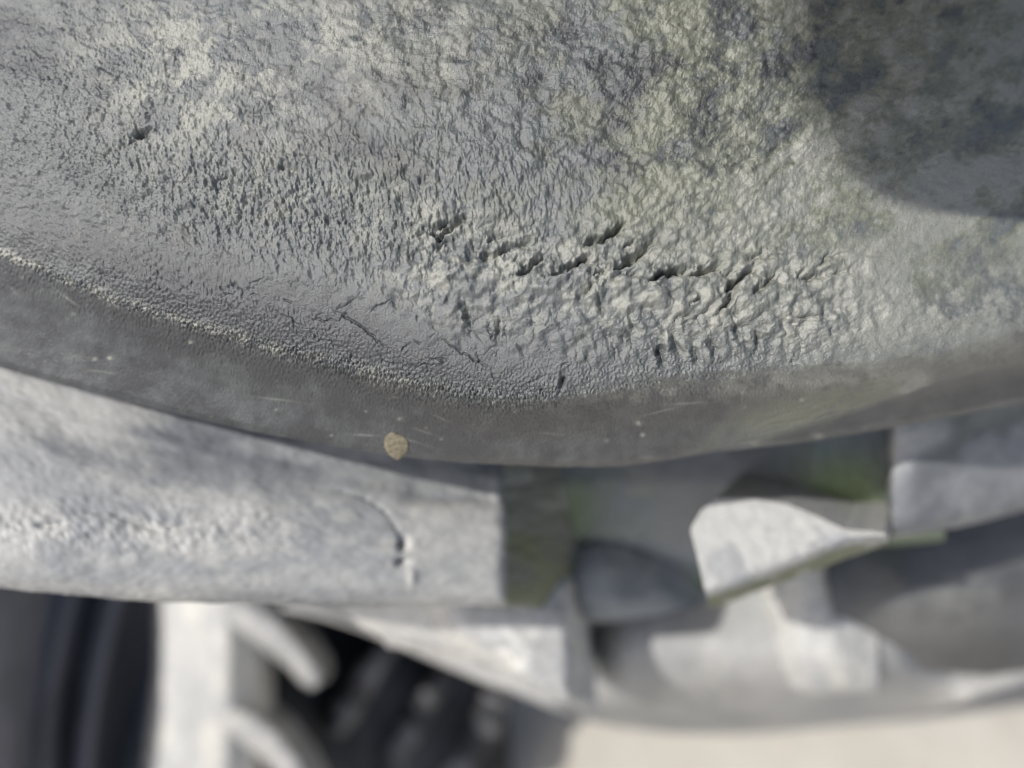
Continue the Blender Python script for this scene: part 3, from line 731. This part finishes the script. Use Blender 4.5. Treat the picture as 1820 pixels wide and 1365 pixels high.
simple('sidewall', SR, 200, 120, 2.0, 3, M_ring, t3, (-0.08, 0.0, -0.02), 700, 0.12, 10, masks=mkS)

# ================================================================ dried mud on the wall of the near lug
def lump(name, loc, nrm, rx, ry, rz, mat, label, cat, seed, group=None, sub=3):
    t1 = AX - nrm * (AX @ nrm); t1 /= np.linalg.norm(t1); t2 = np.cross(nrm, t1)
    import bmesh
    bm = bmesh.new()
    bmesh.ops.create_icosphere(bm, subdivisions=sub, radius=1.0)
    r = np.random.default_rng(seed); ph = r.uniform(0, 6, (6,)); k = r.normal(0, 2.2, (6, 3))
    for v in bm.verts:
        c = np.array(v.co); q = 1 + 0.04 * sum(math.sin(ph[i] + (k[i] * c).sum()) for i in range(6)) + r.normal(0, .02)
        v.co = Vector(t1 * c[0] * rx * q + t2 * c[1] * ry * q + nrm * c[2] * rz * q)
    me = bpy.data.meshes.new(name); bm.to_mesh(me); bm.free()
    me.polygons.foreach_set('use_smooth', np.ones(len(me.polygons), dtype=bool))
    o = put(name, me, mat, None); o.location = loc
    o['label'] = label; o['category'] = cat
    if group: o['group'] = group
    return o
def plain(name, c1, c2, scale, rough=0.9, bump=0.4, dist=0.0005):
    m = bpy.data.materials.new(name); m.use_nodes = True
    t = m.node_tree; bs = t.nodes['Principled BSDF']
    tc = t.nodes.new('ShaderNodeTexCoord'); n = t.nodes.new('ShaderNodeTexNoise')
    n.inputs['Scale'].default_value = scale; n.inputs['Detail'].default_value = 6; n.inputs['Roughness'].default_value = .7
    t.links.new(tc.outputs['Object'], n.inputs['Vector'])
    r = t.nodes.new('ShaderNodeValToRGB'); r.color_ramp.elements[0].color = (*c1, 1); r.color_ramp.elements[1].color = (*c2, 1)
    r.color_ramp.elements[0].position = .3; r.color_ramp.elements[1].position = .7
    t.links.new(n.outputs[0], r.inputs[0]); t.links.new(r.outputs[0], bs.inputs['Base Color'])
    bs.inputs['Roughness'].default_value = rough
    b = t.nodes.new('ShaderNodeBump'); b.inputs['Strength'].default_value = bump; b.inputs['Distance'].default_value = dist
    t.links.new(n.outputs[0], b.inputs['Height']); t.links.new(b.outputs[0], bs.inputs['Normal'])
    return m
M_mud = plain('dried_mud', (0.10, 0.088, 0.062), (0.36, 0.315, 0.225), 1400)
def wall_depth(px, py):
    j = int(np.argmin(np.abs(X1 - px))); i = int(np.argmin(np.abs(Y1[:, j] - py))); return D1[i, j]
_j = int(np.argmin(np.abs(X1 - 703))); _n = int(np.argmax(Y1[:, _j])); _i = int(np.argmin(np.abs(Y1[:_n, _j] - 791)))
lump('mud_fleck', W1[_i, _j], Nn[_i, _j], .0024, .0034, .00035, M_mud, 'tan fleck of dried mud stuck near the bottom edge of the near lug', 'mud', 3, sub=4)

# ================================================================ ground
M_con = plain('concrete', (0.47, 0.445, 0.39), (0.61, 0.585, 0.53), 9.0, .9, .25, .004)
gm = bpy.data.meshes.new('ground')
n = 60
gx, gy = np.meshgrid(np.linspace(-30, 30, n), np.linspace(-30, 30, n))
gx = np.sign(gx) * (np.abs(gx) / 30) ** 3 * 30; gy = np.sign(gy) * (np.abs(gy) / 30) ** 3 * 30
gv = np.stack([gx, gy, np.zeros_like(gx)], -1).reshape(-1, 3)
ii = np.arange(n * n).reshape(n, n)
gm.from_pydata(gv.tolist(), [], np.stack([ii[:-1, :-1], ii[:-1, 1:], ii[1:, 1:], ii[1:, :-1]], -1).reshape(-1, 4).tolist())
g = put('ground', gm, M_con, None); g['kind'] = 'structure'; g['label'] = 'sunlit cream concrete ground'

# a hairline crack in the concrete and loose glassy grit
M_grit = plain('pale_grit', (0.55, 0.45, 0.32), (0.85, 0.75, 0.6), 300, 0.12, .1)
import bmesh
bm = bmesh.new(); rg = np.random.default_rng(9)
def to_ground(px, py):
    q = P(px, py, 1.0) - CAM
    return CAM + q * (CAM[2] / -q[2])
for i in range(170):
    p = to_ground(rg.uniform(1000, 2100), rg.uniform(1180, 1480)); r = rg.uniform(.0006, .0019)
    m4 = bmesh.ops.create_icosphere(bm, subdivisions=1, radius=r)
    for v in m4['verts']:
        v.co = Vector((v.co.x * rg.uniform(.8, 1.2), v.co.y * rg.uniform(.8, 1.2), v.co.z * .8)) + Vector((p[0], p[1], r * .5))
me = bpy.data.meshes.new('grit'); bm.to_mesh(me); bm.free()
gr = put('grit', me, M_grit, None); gr['kind'] = 'stuff'; gr['label'] = 'loose pale grit scattered on the concrete'
